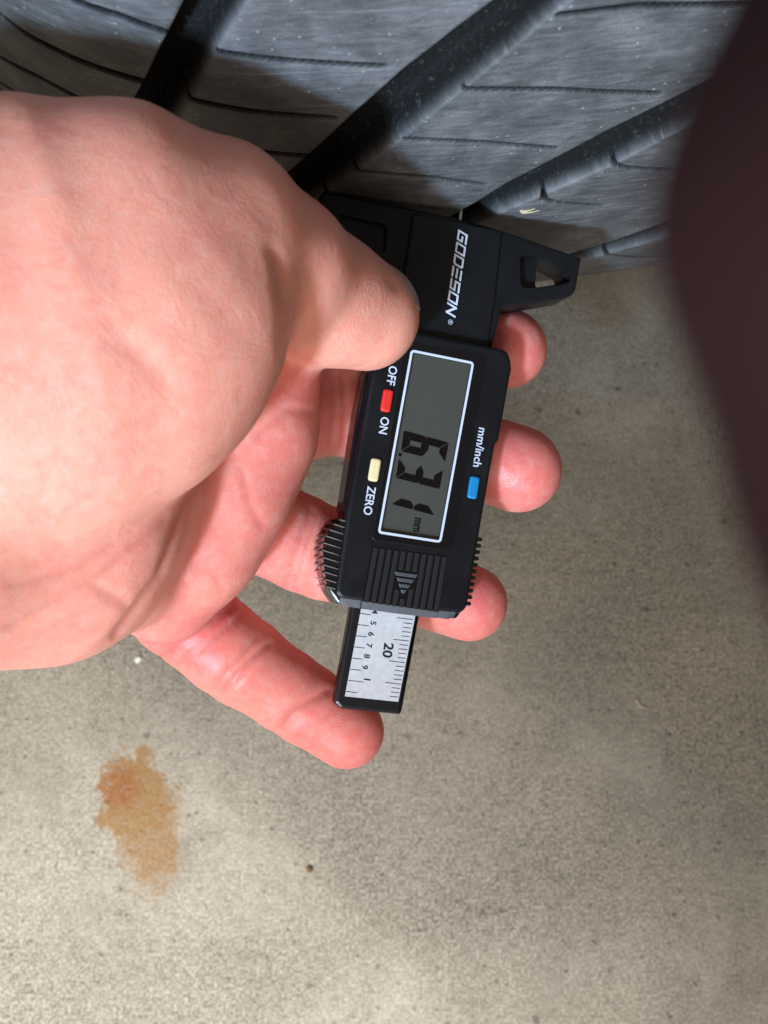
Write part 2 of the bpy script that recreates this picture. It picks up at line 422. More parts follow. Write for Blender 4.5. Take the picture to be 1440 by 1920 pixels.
# ------------------------------------------------------------------ tread depth gauge
GD = 0.266; GROT, GYAW, GPIT = rad(10.35), rad(14), rad(5)
right, up, back = CMn[:3, 0], CMn[:3, 1], CMn[:3, 2]
gx = right * math.cos(GROT) - up * math.sin(GROT)
gy = right * math.sin(GROT) + up * math.cos(GROT)
gz = back.copy()
gx, gz = gx * math.cos(GYAW) - gz * math.sin(GYAW), gz * math.cos(GYAW) + gx * math.sin(GYAW)
gy, gz = gy * math.cos(GPIT) - gz * math.sin(GPIT), gz * math.cos(GPIT) + gy * math.sin(GPIT)
G0 = at(799, 838.5, GD)
GM = np.eye(4); GM[:3, 0] = gx; GM[:3, 1] = gy; GM[:3, 2] = gz; GM[:3, 3] = G0
def G(px, py, z=0.0):
    """photo pixel -> gauge-local x, y in mm on the plane at local height z mm"""
    d = camray(px, py); o = CORG - G0
    t = (z / 1000 - o @ gz) / (d @ gz); q = o + d * t
    return np.array([q @ gx, q @ gy]) * 1000
def GP(pts, z=0.0): return [tuple(G(x, y, z)) for x, y in pts]
gauge = bpy.data.objects.new('tread_depth_gauge', None); COL.objects.link(gauge); gauge.matrix_world = Matrix(GM.tolist())
tag(gauge, 'black plastic digital tread depth gauge reading 6.31 mm held against the tyre', 'depth gauge')

def ccw(p):
    a = sum(p[i][0] * p[(i + 1) % len(p)][1] - p[(i + 1) % len(p)][0] * p[i][1] for i in range(len(p)))
    return list(p) if a > 0 else list(p)[::-1]
def roundp(p, r, n=4):
    out = []; m = len(p)
    for i in range(m):
        a, b, c = (np.array(p[(i + k) % m], float) for k in (-1, 0, 1))
        u, v = a - b, c - b; lu, lv = np.linalg.norm(u), np.linalg.norm(v); u /= lu; v /= lv
        rr = r[i] if isinstance(r, (list, tuple)) else r
        rr = min(rr, .45 * lu, .45 * lv)
        if rr < 1e-4: out.append(tuple(b)); continue
        for k in range(n + 1):
            t = k / n; out.append(tuple((b + u * rr) * (1 - t) ** 2 + b * 2 * t * (1 - t) + (b + v * rr) * t * t))
    return out
def inset(p, d):
    m = len(p); out = []
    for i in range(m):
        a, b, c = (np.array(p[(i + k) % m], float) for k in (-1, 0, 1))
        e1 = b - a; e2 = c - b; e1 /= np.linalg.norm(e1) + 1e-12; e2 /= np.linalg.norm(e2) + 1e-12
        n1 = np.array([-e1[1], e1[0]]); n2 = np.array([-e2[1], e2[0]]); h = n1 + n2; L = h @ h
        out.append(tuple(b + (h * 2 / L * d if L > .3 else n1 * d)))
    return out
def prism_me(name, poly, z0, z1, ch=0.0, chb=0.0):
    p = ccw(poly); m = len(p); rings = []
    if chb > 0: rings += [(z0, chb), (z0 + chb, 0)]
    else: rings += [(z0, 0)]
    if ch > 0: rings += [(z1 - ch, 0), (z1 - .35 * ch, .3 * ch), (z1, ch)]
    else: rings += [(z1, 0)]
    v = []; f = []
    for z, d in rings:
        q = inset(p, d) if d else p
        v += [(x / 1000, y / 1000, z / 1000) for x, y in q]
    for k in range(len(rings) - 1):
        for i in range(m):
            j = (i + 1) % m; f.append((k * m + i, k * m + j, (k + 1) * m + j, (k + 1) * m + i))
    f.append(tuple(range(m))[::-1]); f.append(tuple(range((len(rings) - 1) * m, len(rings) * m)))
    me = mesh(name, v, f); smooth(me, rad(20)); return me
def prism(name, poly, z0, z1, mat, ch=0.0, parent=None, chb=0.0):
    return link(name, prism_me(name, poly, z0, z1, ch, chb), M[mat], parent or gauge)
def cut(o, cutters):
    cs = []
    for me in cutters:
        c = bpy.data.objects.new('cutter', me); COL.objects.link(c); c.matrix_world = Matrix(GM.tolist()); cs.append(c)
        md = o.modifiers.new('cut', 'BOOLEAN'); md.operation = 'DIFFERENCE'; md.solver = 'MANIFOLD'; md.object = c
    bpy.context.view_layer.update()
    dg = bpy.context.evaluated_depsgraph_get()
    me = bpy.data.meshes.new_from_object(o.evaluated_get(dg)); o.modifiers.clear(); o.data = me
    smooth(me, rad(20))
    for c in cs: bpy.data.objects.remove(c)

def box2(cx, cy, w, h): return [(cx - w / 2, cy - h / 2), (cx + w / 2, cy - h / 2), (cx + w / 2, cy + h / 2), (cx - w / 2, cy + h / 2)]

# foot that straddles the groove
ZB = -3.2
foot = prism('foot', roundp(GP([(603, 357), (830, 401), (950, 433), (1091, 483), (1080, 547), (1068, 557), (941, 578), (925, 648), (745, 640), (725, 560), (592, 470)], ZB), [1.2, 4, 6, .6, 1.6, 1.6, .8, .2, .2, .8, 2.0]), -13, ZB, 'black', .7, chb=.7)
pk = roundp(GP([(974, 480), (1000, 478), (1046, 497), (1070, 513), (1071, 527), (1052, 535), (1008, 541), (976, 539)], ZB), 1.2)
hole = roundp(GP([(1007, 488), (1042, 502), (1062, 515), (1062, 526), (1046, 533), (1003, 540)], ZB - 2.6), .9)
pkl = roundp(GP([(630, 400), (727, 422), (722, 478), (700, 468)], ZB), 1.5)
cut(foot, [prism_me('c', pk, ZB - 2.6, ZB + 2), prism_me('c', hole, -20, ZB + 3), prism_me('c', pkl, ZB - 1.3, ZB + 2)])
# raised bridge carrying the maker's name
prism('bridge', roundp(GP([(775, 398), (942, 432), (929, 560), (915, 650), (735, 640), (757, 520)], ZB + .9), .6), ZB - 1, ZB + .9, 'black', .5)
# probe
pa, pb = G(866, 372, -8), G(856, 470, -8)
prism('probe', [(pa[0] - .35, pa[1] + 2), (pa[0] + .35, pa[1] + 2), (pb[0] + .35, pb[1]), (pb[0] - .35, pb[1])], -8.4, -7.6, 'steel', .15)

# body, front and back halves
BODY = [(746, 617), (930, 652), (950, 659), (957, 677), (958, 692), (934, 826), (927, 835), (902, 975), (896, 1010), (874, 1140), (860, 1151), (677, 1129), (638, 1124), (627, 1112), (648, 964), (697, 690), (712, 630)]
bp = GP(BODY, -.9)
front = prism('front_shell', roundp(bp, [1, .2, .8, .4, .2, .3, .3, .2, .2, 1, 1, .2, 1, .8, .3, .3, .8]), -4.8, 0, 'black', .9)
backp = GP([(746, 622), (930, 655), (957, 677), (934, 826), (902, 975), (874, 1140), (862, 1160), (677, 1139), (636, 1132), (626, 1118), (648, 964), (697, 690), (712, 635)], -2.5)
prism('back_shell', roundp(inset(ccw(backp), -.15), .9), -10.2, -5.0, 'gloss', .25)
# end cap under the body (bevel, sheen painted into its colour)
def wedge(name, top, bot, zt, zb, mat):
    t2 = GP(top, zt); b2 = GP(bot, zb); n = len(t2)
    v = [(x, y, zt) for x, y in t2] + [(x, y, zb) for x, y in b2] + [(x, y, zb - 3.2) for x, y in b2] + [(x, y, zb - 3.2) for x, y in t2]
    f = []
    for i in range(n - 1):
        for k in range(3): f.append((k * n + i, (k + 1) * n + i, (k + 1) * n + i + 1, k * n + i + 1))
    return link(name, mesh(name, [(x / 1000, y / 1000, z / 1000) for x, y, z in v], f), M[mat], gauge)
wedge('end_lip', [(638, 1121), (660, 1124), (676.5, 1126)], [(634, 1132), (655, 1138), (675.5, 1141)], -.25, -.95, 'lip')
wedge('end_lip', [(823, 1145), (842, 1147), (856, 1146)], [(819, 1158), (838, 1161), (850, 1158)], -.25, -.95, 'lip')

# glossy side facing the thumb
prism('side_rail', GP([(693, 700), (650, 960), (640, 958), (668, 776), (684, 700)], -4.0), -9.6, -3.2, 'gloss', .5)

# window
BZ = GP([(763, 642), (911, 669), (846, 1031), (698, 1011)], 0)
frame_lip = prism('bezel_rim', roundp(inset(ccw(BZ), -.25), 1.3), -.5, .10, 'black', .12)
cut(frame_lip, [prism_me('c', roundp(BZ, 1.2), -3, 3)])
bez = prism('bezel', roundp(BZ, 1.2), -.5, .012, 'bezel', .0)
Z_LCD = -1.0
FO = GP([(770.5, 655), (889.4, 679), (827, 1018.3), (708, 1000)], .05)
FI = inset(ccw(FO), .55)
cut(bez, [prism_me('c', roundp(FI, .3), -3, 3)])
cut(front, [prism_me('c', roundp(inset(ccw(FO), .45), .3), -2.2, 3)])
fo, fi = roundp(ccw(FO), 1.0, 5), roundp(FI, .45, 5)
m = len(fo); fv = [(x / 1000, y / 1000, .00005) for x, y in fo] + [(x / 1000, y / 1000, .00005) for x, y in fi]
fv += [(x, y, .00002) for x, y, z in fv]
ff = []
for i in range(m):
    j = (i + 1) % m
    ff += [(i, j, m + j, m + i), (2 * m + i, 3 * m + i, 3 * m + j, 2 * m + j), (i, 2 * m + i, 2 * m + j, j), (m + i, m + j, 3 * m + j, 3 * m + i)]
link('window_border', mesh('window_border', fv, ff), M['print'], gauge)
lcd = prism('display', inset(ccw(FI), -.3), Z_LCD - .5, Z_LCD, 'lcd')
prism('window_pane', inset(ccw(FI), .02), -.28, -.06, 'window')

# LCD digits (tops of the characters point to local +x, reading runs towards local -y)
ZS = Z_LCD + .16
def segs(px_quad, on, name):
    """px_quad: bottom-left, bottom-right, top-right, top-left of the character box, in photo pixels"""
    BL, BR, TR, TL = (G(*q, ZS) for q in px_quad)
    def pt(x, y): return (BL * (1 - x) + BR * x) * (1 - y) + (TL * (1 - x) + TR * x) * y
    w = .36; wy = .165; gp = .025
    S_ = {'a': [(gp, 1), (1 - gp, 1), (1 - w - gp, 1 - wy), (w + gp, 1 - wy)],
          'd': [(gp, 0), (1 - gp, 0), (1 - w - gp, wy), (w + gp, wy)],
          'g': [(gp + .04, .5), (w, .5 + wy / 2), (1 - w, .5 + wy / 2), (1 - gp - .04, .5), (1 - w, .5 - wy / 2), (w, .5 - wy / 2)],
          'f': [(0, 1 - gp * .6), (0, .5 + gp * .6), (w * .5, .5 + gp * .6), (w, .5 + wy / 2 + gp * .6), (w, 1 - wy - gp * .6)],
          'e': [(0, gp * .6), (0, .5 - gp * .6), (w * .5, .5 - gp * .6), (w, .5 - wy / 2 - gp * .6), (w, wy + gp * .6)],
          'b': [(1, 1 - gp * .6), (1, .5 + gp * .6), (1 - w * .5, .5 + gp * .6), (1 - w, .5 + wy / 2 + gp * .6), (1 - w, 1 - wy - gp * .6)],
          'c': [(1, gp * .6), (1, .5 - gp * .6), (1 - w * .5, .5 - gp * .6), (1 - w, .5 - wy / 2 - gp * .6), (1 - w, wy + gp * .6)]}
    for c in on:
        prism('digit_segment', [tuple(pt(*q)) for q in S_[c]], ZS, ZS + .05, 'seg', parent=lcd if False else gauge)
segs([(757, 808), (752, 846), (834, 866), (841, 831)], 'acdefg', '6')
segs([(748, 860), (742, 896), (824, 917), (830, 882)], 'abcdg', '3')
segs([(741, 908), (734, 945), (814, 966), (821, 931)], 'bc', '1')
dp_ = G(750, 852.8, ZS); prism('digit_segment', box2(dp_[0], dp_[1], .72, .62), ZS, ZS + .05, 'seg')

def text_me(body, size, shear=0, bold=0):
    cu = bpy.data.curves.new('t', 'FONT'); cu.body = body; cu.size = size; cu.align_x = 'CENTER'; cu.align_y = 'CENTER'
    cu.shear = shear; cu.offset = bold; cu.resolution_u = 4; cu.extrude = 0.00002
    o = bpy.data.objects.new('t', cu); COL.objects.link(o)
    bpy.context.view_layer.update()
    me = bpy.data.meshes.new_from_object(o.evaluated_get(bpy.context.evaluated_depsgraph_get()))
    bpy.data.objects.remove(o); return me
def text(name, body, px, py, z, size, mat, width=1.0, bold=0.0, shear=0, up_dir=None):
    me = text_me(body, size / 1000, shear, bold / 1000)
    c = G(px, py, z); T = Matrix.Translation((c[0] / 1000, c[1] / 1000, z / 1000 + .00003)) @ Matrix.Rotation(-math.pi / 2, 4, 'Z') @ Matrix.Diagonal((width, 1, 1, 1))
    me.transform(T); me.materials.clear(); return link(name, me, M[mat], gauge)
text('lettering', 'OFF', 734, 704, .0, 2.75, 'print', .92, .035)
text('lettering', 'ON', 719, 798, .0, 2.75, 'print', .92, .035)
text('lettering', 'ZERO', 692, 939, .0, 2.75, 'print', .92, .035)
text('lettering', 'mm/inch', 899, 839, .0, 2.75, 'print', .98, .035)
text('lettering', 'mm', 783, 985, ZS, 3.3, 'seg', .66, 0)

# maker's name in slanted angular letters
LET = {'G': [[(1, 1), (0, 1), (0, 0), (1, 0), (1, .52), (.5, .52)]], 'O': [[(0, 0), (0, 1), (1, 1), (1, 0), (0, 0)]],
       'D': [[(0, 0), (0, 1), (.85, 1), (1, .85), (1, .15), (.85, 0), (0, 0)]], 'E': [[(0, 1), (1, 1)], [(0, .5), (.95, .5)], [(0, 0), (1, 0)]],
       'S': [[(1, 1), (0, 1), (0, .5), (1, .5), (1, 0), (0, 0)]], 'N': [[(0, 0), (0, 1), (1, 0), (1, 1)]]}
ZL = ZB + .9 + .02
def logo():
    a, b = G(868, 437, ZL), G(844, 596, ZL)      # along the reading direction, through the middle of the letters
    e = (b - a); L = np.linalg.norm(e); e /= L; n = np.array([-e[1], e[0]])
    if n[0] < 0: n = -n
    pitch = L / 7; hh = 2.05; lw = pitch * .70; st = .46; k = 0
    for i, ch in enumerate('GODESON'):
        v = []; f = []
        for pl in LET[ch]:
            for (x0, y0), (x1, y1) in zip(pl[:-1], pl[1:]):
                p = np.array([x0 * lw, (y0 - .5) * hh]); q = np.array([x1 * lw, (y1 - .5) * hh]); d = q - p; d /= np.linalg.norm(d)
                nn = np.array([-d[1], d[0]]) * st / 2; p = p - d * st / 2; q = q + d * st / 2; k += 1
                for c in (p - nn, q - nn, q + nn, p + nn):
                    c = c + np.array([.34 * c[1], 0])      # slant
                    w_ = a + e * (i * pitch + c[0]) + n * c[1]
                    v.append((w_[0] / 1000, w_[1] / 1000, (ZL + .004 * (k % 6)) / 1000))
                f.append((len(v) - 4, len(v) - 3, len(v) - 2, len(v) - 1))
        link('lettering', mesh('lettering', v, f), M['print'], gauge)
    text('lettering', 'R', 844.5, 604, ZL, .75, 'print', 1, .02)
    c = G(844.5, 604, ZL); v = []; f = []
    for i in range(20):
        t = 2 * math.pi * i / 20
        for r in (.58, .48): v.append(((c[0] + r * math.cos(t)) / 1000, (c[1] + r * math.sin(t)) / 1000, (ZL + .02) / 1000))
    for i in range(20): j = (i + 1) % 20; f.append((2 * i, 2 * j, 2 * j + 1, 2 * i + 1))
    link('lettering', mesh('lettering', v, f), M['print'], gauge)
logo()

# buttons
for px, py, mat in ((725.5, 751, 'red'), (702.5, 881, 'yellow'), (888, 914, 'blue')):
    c = G(px, py, .4)
    o = prism('button', roundp(box2(c[0], c[1], 2.35, 5.2), .75), -.4, .75, mat, .45)
    o['label'] = {'red': 'red power button', 'yellow': 'pale yellow zero button', 'blue': 'blue unit button'}[mat]
    rim = prism('button_rim', roundp(box2(c[0], c[1], 3.0, 5.85), .95), -.4, .04, 'bezel', .03)

# ribbed thumb pad with an arrow
P00, P10, P11, P01 = (G(*q, 0) for q in ((697, 1024), (839, 1043), (822, 1150), (678, 1130)))
def pad(x, y): return (P00 * (1 - x) + P10 * x) * (1 - y) + (P01 * (1 - x) + P11 * x) * y
prism('pad_recess', [tuple(pad(*q)) for q in ((0, 0), (1, 0), (1, .97), (0, .97))], -.3, .018, 'bezel')
def rib(x0, x1, y0, y1): prism('rib', [tuple(pad(*q)) for q in ((x0, y0), (x1, y0), (x1, y1), (x0, y1))], -.2, .36, 'rib', .12)
NR = 11
for i in range(NR):
    x0, x1 = (i + .26) / NR, (i + .92) / NR; xc = (x0 + x1) / 2
    lo, hi = .395, .80 - abs(xc - .5) * 2.9
    if abs(xc - .5) < .15: rib(x0, x1, .015, lo - .05); rib(x0, x1, .83 - max(0, abs(xc - .5) - .03) / .150 * .40, .985)
    else: rib(x0, x1, .015, .985)
hw = lambda y: .150 * (1 - (y - .385) / .40)
for k in range(4):
    y0 = .385 + .098 * k; y1 = y0 + .064
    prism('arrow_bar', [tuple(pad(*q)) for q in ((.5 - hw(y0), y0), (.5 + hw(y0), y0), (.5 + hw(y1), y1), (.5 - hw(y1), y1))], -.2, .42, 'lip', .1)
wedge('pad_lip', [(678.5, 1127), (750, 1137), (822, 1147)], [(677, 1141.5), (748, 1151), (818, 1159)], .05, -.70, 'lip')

# serrated side grips: a swollen flank with teeth
GL = [(648, 962), (619, 986), (603, 1008), (599, 1031), (601, 1056), (606, 1092), (611, 1108), (627, 1131), (640, 1130), (662, 980)]
for (z0, z1, nm) in ((-4.9, -.9, 'near'), (-10.0, -5.1, 'far')):
    prism('grip_flank', GP([(x + 4, y) for x, y in GL], -2.5), z0, z1, 'gloss', .5)
    edge = np.array(GP([(x + 2, y) for x, y in [(636, 972), (619, 986), (604, 1008), (600, 1031), (602, 1056), (606, 1085), (610, 1106)]], -2.5))
    cum = np.r_[0, np.cumsum(np.linalg.norm(np.diff(edge, axis=0), axis=1))]
    for i in range(11):
        s = cum[-1] * (i + .3) / 10.8
        x, y = np.interp(s, cum, edge[:, 0]), np.interp(s, cum, edge[:, 1])
        prism('grip_tooth', [(x + 4.5, y - .30), (x + .2, y + .30), (x - .50, y + .22), (x - .62, y + .02), (x + .2, y - .30), (x + 4.5, y - .85)], z0 + .1, z1 + .22, 'gloss', .28)
ed = np.array(GP([(898, 1008), (875, 1140)], -2.5))
for i in range(11):
    x, y = ed[0] + (ed[1] - ed[0]) * (i + .3) / 11
    prism('grip_tooth', [(x - 1.5, y - .55), (x + .2, y - .45), (x + .45, y - .2), (x + .45, y + .2), (x + .2, y + .45), (x - 1.5, y + .5)], -9, -.9, 'gloss', .25)

# sliding rule with its printed scale
ZR = -5.6
prism('slide', roundp(GP([(664, 1100), (792, 1118), (786, 1159), (754, 1333), (750, 1340), (638, 1329), (627, 1317), (655, 1160)], ZR - .3), [.1, .1, .1, .5, .3, .5, .5, .1]), ZR - 3.0, ZR, 'ruler', .75)
ZK = ZR + .05
SC = GP([(681, 1120), (783, 1133), (746.7, 1316), (646.6, 1305.6)], ZK)
prism('scale_plate', SC, ZR - .2, ZK, 'silver')
ZI = ZK + .02
def sc(x, y): return G(600 + x / 6.545, 1120 + y / 6.545, ZI)
def tick(x0, y0, L, wid=.17):
    a = sc(x0, y0); b = sc(x0 + L, y0 + L * .115); d = b - a; d /= np.linalg.norm(d); n = np.array([-d[1], d[0]]) * wid / 2
    prism('tick_mark', [tuple(a - n), tuple(b - n), tuple(b + n), tuple(a + n)], ZK - .05, ZI, 'ink')
for i in range(8): tick(490 - 24.5 * i + 3, 198 + 136.7 * i, 190 if i == 6 else 130)
for i in range(19):
    long = (i % 5 == 0); L = 195 if long else 104
    x, y = 1143 - 9.72 * i, 272 + 53.0 * i
    if x > 965: tick(x - L - 3, y - L * .115, L)
for ch, x, y in (('4', 668, 178), ('5', 650, 316), ('6', 623, 452), ('7', 600, 588), ('8', 572, 722), ('9', 547, 857)):
    c = (600 + x / 6.545, 1120 + y / 6.545); text('numeral', ch, c[0], c[1], ZK, 1.95, 'ink', 1.05, .03)
text('numeral', '1', 600 + 574 / 6.545, 1120 + 1008 / 6.545, ZK, 2.2, 'ink', 1.05, .05)
text('numeral', '20', 600 + 828 / 6.545, 1120 + 650 / 6.545, ZK, 3.15, 'ink', 1.08, .07)

# ------------------------------------------------------------------ hand: one skin grown from joints
def H3(px, py, d): return np.array([(px - 720) / FPX * d, (960 - py) / FPX * d, -d], float)   # mm, camera axes
def surface_nets(F, org, h):
    sg = F < 0
    nx, ny, nz = F.shape
    cnt = np.zeros((nx - 1, ny - 1, nz - 1), np.int8)
    for dx in (0, 1):
        for dy in (0, 1):
            for dz in (0, 1): cnt += sg[dx:nx - 1 + dx, dy:ny - 1 + dy, dz:nz - 1 + dz]
    act = (cnt > 0) & (cnt < 8); I = np.argwhere(act); vid = np.full(act.shape, -1, np.int64); vid[act] = np.arange(len(I))
    acc = np.zeros((len(I), 3)); num = np.zeros(len(I))
    C8 = [(a, b, c) for a in (0, 1) for b in (0, 1) for c in (0, 1)]
    for p in C8:
        for ax in range(3):
            if p[ax]: continue
            q = list(p); q[ax] = 1
            f0 = F[I[:, 0] + p[0], I[:, 1] + p[1], I[:, 2] + p[2]]; f1 = F[I[:, 0] + q[0], I[:, 1] + q[1], I[:, 2] + q[2]]
            m = (f0 < 0) != (f1 < 0); t = np.where(m, f0 / np.where(m, f0 - f1, 1), 0)
            pos = np.array(p, float)[None] + np.zeros((len(I), 3)); pos[:, ax] += t
            acc[m] += pos[m]; num[m] += 1
    V = org + (I + acc / num[:, None]) * h
    Q = []
    for ax in range(3):
        b, c = (ax + 1) % 3, (ax + 2) % 3
        sl0 = [slice(None)] * 3; sl1 = [slice(None)] * 3; sl0[ax] = slice(0, -1); sl1[ax] = slice(1, None)
        for s in (sl0, sl1): s[b] = slice(1, -1); s[c] = slice(1, -1)
        s0, s1 = sg[tuple(sl0)], sg[tuple(sl1)]; E = np.argwhere(s0 != s1); fl = s0[tuple(E.T)]
        E = E.copy(); E[:, b] += 1; E[:, c] += 1
        def cell(ob, oc):
            e = E.copy(); e[:, b] += ob; e[:, c] += oc; return vid[tuple(e.T)]
        q = np.stack([cell(-1, -1), cell(0, -1), cell(0, 0), cell(-1, 0)], -1)
        q[~fl] = q[~fl][:, ::-1]; Q.append(q)
    return V, np.vstack(Q)
def smin(a, b, k):
    h = np.maximum(k - np.abs(a - b), 0) / k; return np.minimum(a, b) - h * h * k * .25
class Grid:
    def __init__(s, lo, hi, h):
        s.h = h; s.lo = np.array(lo, float); s.n = np.ceil((np.array(hi) - s.lo) / h).astype(int) + 1
        s.ax = [s.lo[i] + h * np.arange(s.n[i]) for i in range(3)]
    def chain(s, pts, k=5.0, zs=1.0, F=None, pad=9.0):
        """smooth union of tapered capsules through pts = (px, py, depth, radius)"""
        if F is None: F = np.full(s.n, 60.0, np.float32)
        P = [(H3(*p[:3]), p[3]) for p in pts]
        if len(P) == 1: P = [P[0], (P[0][0] + np.array([.01, 0, 0]), P[0][1])]
        for (a, ra), (b, rb) in zip(P[:-1], P[1:]):
            r = max(ra, rb) + pad
            l = np.maximum(((np.minimum(a, b) - r - s.lo) / s.h).astype(int), 0); u = np.minimum(((np.maximum(a, b) + r - s.lo) / s.h).astype(int) + 2, s.n)
            if (u <= l).any(): continue
            X = [s.ax[i][l[i]:u[i]] for i in range(3)]
            ba = b - a; L2 = ba @ ba
            x, y, z = X[0][:, None, None] - a[0], X[1][None, :, None] - a[1], X[2][None, None, :] - a[2]
            t = np.clip((x * ba[0] + y * ba[1] + z * ba[2]) / L2, 0, 1)
            d = (np.sqrt((x - t * ba[0]) ** 2 + (y - t * ba[1]) ** 2 + ((z - t * ba[2]) * zs) ** 2) - (ra + (rb - ra) * (t * t * (3 - 2 * t) * .5 + t * .5))).astype(np.float32)
            sl = tuple(slice(l[i], u[i]) for i in range(3)); F[sl] = smin(F[sl], d, k)
        return F
def poly_d2(PX, PY, pl):
    return seg_dist(PX, PY, pl)

def relax(V, Q, it, lam=.5):
    n = len(V)
    for _ in range(it):
        s = np.zeros_like(V); c = np.zeros(n)
        for i in range(4):
            a, b = Q[:, i], Q[:, (i + 1) % 4]
            for k in range(3): s[:, k] += np.bincount(a, V[b, k], n) + np.bincount(b, V[a, k], n)
            c += np.bincount(a, minlength=n) + np.bincount(b, minlength=n)
        V = V + lam * (s / np.maximum(c, 1)[:, None] - V)
    return V
def vnormals(V, Q):
    fn = np.cross(V[Q[:, 2]] - V[Q[:, 0]], V[Q[:, 3]] - V[Q[:, 1]]); N = np.zeros_like(V)
    for i in range(4):
        for k in range(3): N[:, k] += np.bincount(Q[:, i], fn[:, k], len(V))
    return N / (np.linalg.norm(N, axis=1)[:, None] + 1e-9)

def skin_object(name, V, Q, red, ridge, crease, mat):
    W = (CMn[:3, :3] @ (V / 1000).T).T + CORG
    me = mesh_np(name, W, Q); smooth(me)
    for nm, val in (('red', red), ('ridge', ridge), ('crease', crease)):
        a = me.attributes.new(nm, 'FLOAT', 'POINT'); a.data.foreach_set('value', np.asarray(val, np.float32))
    return link(name, me, mat)

FING = [
    [(470, 700, 272, 11.5), (720, 640, 290, 10.0), (860, 645, 293, 9.6), (951, 654, 291, 9.9)],
    [(470, 800, 273, 11.5), (640, 768, 283, 10.4), (800, 820, 289, 10.0), (972, 880, 288, 10.7)],
    [(440, 960, 272, 11.8), (590, 1030, 279, 11.0), (740, 1085, 286, 9.8), (880, 1131, 287, 9.4)],
    [(330, 1140, 269, 11.2), (440, 1230, 270, 10.2), (555, 1308, 275, 9.3), (650, 1371, 277, 8.9)],
]
THUMB = [(250, 430, 212, 22), (395, 446, 218, 17.3), (515, 500, 230, 14.0), (604, 549, 243, 11.9), (688, 588, 252, 11.0)]
def build_hand():
    gr = Grid((-168, -72, -312), (46, 84, -152), .76)
    th = gr.chain([(-170, 630, 205, 40), (110, 582, 207, 36.5), (252, 556, 212, 28)], 8, 1.55, pad=30)
    th = gr.chain([(388, 634, 222, 12), (330, 686, 219, 13.5), (235, 735, 214, 17), (100, 770, 208, 19)], 10, F=th)
    th = gr.chain([(-170, 690, 206, 36), (-760, 800, 196, 27), (-1250, 870, 190, 30)], 14, 1.15, F=th, pad=18)
    tb = gr.chain(THUMB, 5)
    tb = gr.chain([(620, 590, 245, 10.6), (680, 600, 250, 10)], 5, F=tb)
    thenar = smin(th, tb, 4.5)
    pm = gr.chain([(-190, 1035, 210, 25), (90, 1046, 228, 19), (215, 1060, 243, 14.3)], 9)
    pm = gr.chain([(-150, 930, 208, 25), (140, 930, 226, 18.5), (312, 868, 245, 13.5)], 12, F=pm)
    rg = gr.chain([(486, 690, 254, 13.5), (468, 810, 253, 13.5), (421, 915, 252, 13.5), (366, 1010, 253, 13.5), (306, 1094, 256, 12.9)], 6)
    fg = None
    for c in FING:
        f = gr.chain(c, 3.2); fg = f if fg is None else smin(fg, f, 3.0)
    F = smin(smin(smin(pm, thenar, 4.5), rg, 3.0), fg, 1.6)
    V, Q = surface_nets(F, gr.lo, gr.h)
    V = relax(V, Q, 7)
    N = vnormals(V, Q)
    def samp(Fd):
        i = np.clip(np.round((V - gr.lo) / gr.h).astype(int), 0, gr.n - 1); return Fd[i[:, 0], i[:, 1], i[:, 2]]
    dth, dfg, drg, dpm = samp(thenar), samp(fg), samp(rg), samp(pm)
    d = -V[:, 2]; PX = V[:, 0] / d * FPX + 720; PY = 960 - V[:, 1] / d * FPX
    onth = sstep(2.0 - dth, 0, 1.5); onpm = sstep(2.0 - np.minimum(dpm, drg), 0, 1.5) * (1 - onth); onfg = sstep(2.0 - dfg, 0, 1.5)
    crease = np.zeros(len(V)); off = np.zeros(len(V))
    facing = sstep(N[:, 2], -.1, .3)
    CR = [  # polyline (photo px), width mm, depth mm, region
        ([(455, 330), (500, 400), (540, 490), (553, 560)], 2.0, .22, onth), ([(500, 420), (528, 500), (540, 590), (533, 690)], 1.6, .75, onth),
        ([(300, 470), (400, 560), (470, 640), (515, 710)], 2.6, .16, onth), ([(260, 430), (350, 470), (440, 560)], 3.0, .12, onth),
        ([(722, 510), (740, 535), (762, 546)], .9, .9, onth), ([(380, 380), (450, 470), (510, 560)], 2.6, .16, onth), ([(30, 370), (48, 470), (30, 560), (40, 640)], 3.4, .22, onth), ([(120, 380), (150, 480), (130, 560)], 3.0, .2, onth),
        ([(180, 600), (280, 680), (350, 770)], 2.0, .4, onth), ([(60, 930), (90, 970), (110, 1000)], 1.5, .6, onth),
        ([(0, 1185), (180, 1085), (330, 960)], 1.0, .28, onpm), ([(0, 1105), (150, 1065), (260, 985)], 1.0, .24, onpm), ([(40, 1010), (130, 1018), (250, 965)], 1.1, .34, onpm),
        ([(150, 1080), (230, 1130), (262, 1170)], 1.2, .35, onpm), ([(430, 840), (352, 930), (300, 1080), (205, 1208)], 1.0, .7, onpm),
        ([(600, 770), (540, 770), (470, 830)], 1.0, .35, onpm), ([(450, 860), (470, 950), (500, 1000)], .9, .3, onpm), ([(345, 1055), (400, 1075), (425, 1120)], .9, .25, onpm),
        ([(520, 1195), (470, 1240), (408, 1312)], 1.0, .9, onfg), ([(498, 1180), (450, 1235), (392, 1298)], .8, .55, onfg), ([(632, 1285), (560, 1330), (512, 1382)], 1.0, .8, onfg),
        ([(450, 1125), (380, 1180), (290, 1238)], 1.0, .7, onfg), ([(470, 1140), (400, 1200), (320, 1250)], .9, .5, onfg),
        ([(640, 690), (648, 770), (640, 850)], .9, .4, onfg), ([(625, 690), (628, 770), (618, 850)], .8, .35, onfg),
        ([(590, 940), (560, 1030), (530, 1110)], 1.0, .5, onfg), ([(600, 945), (572, 1035), (545, 1115)], .8, .4, onfg),
    ]
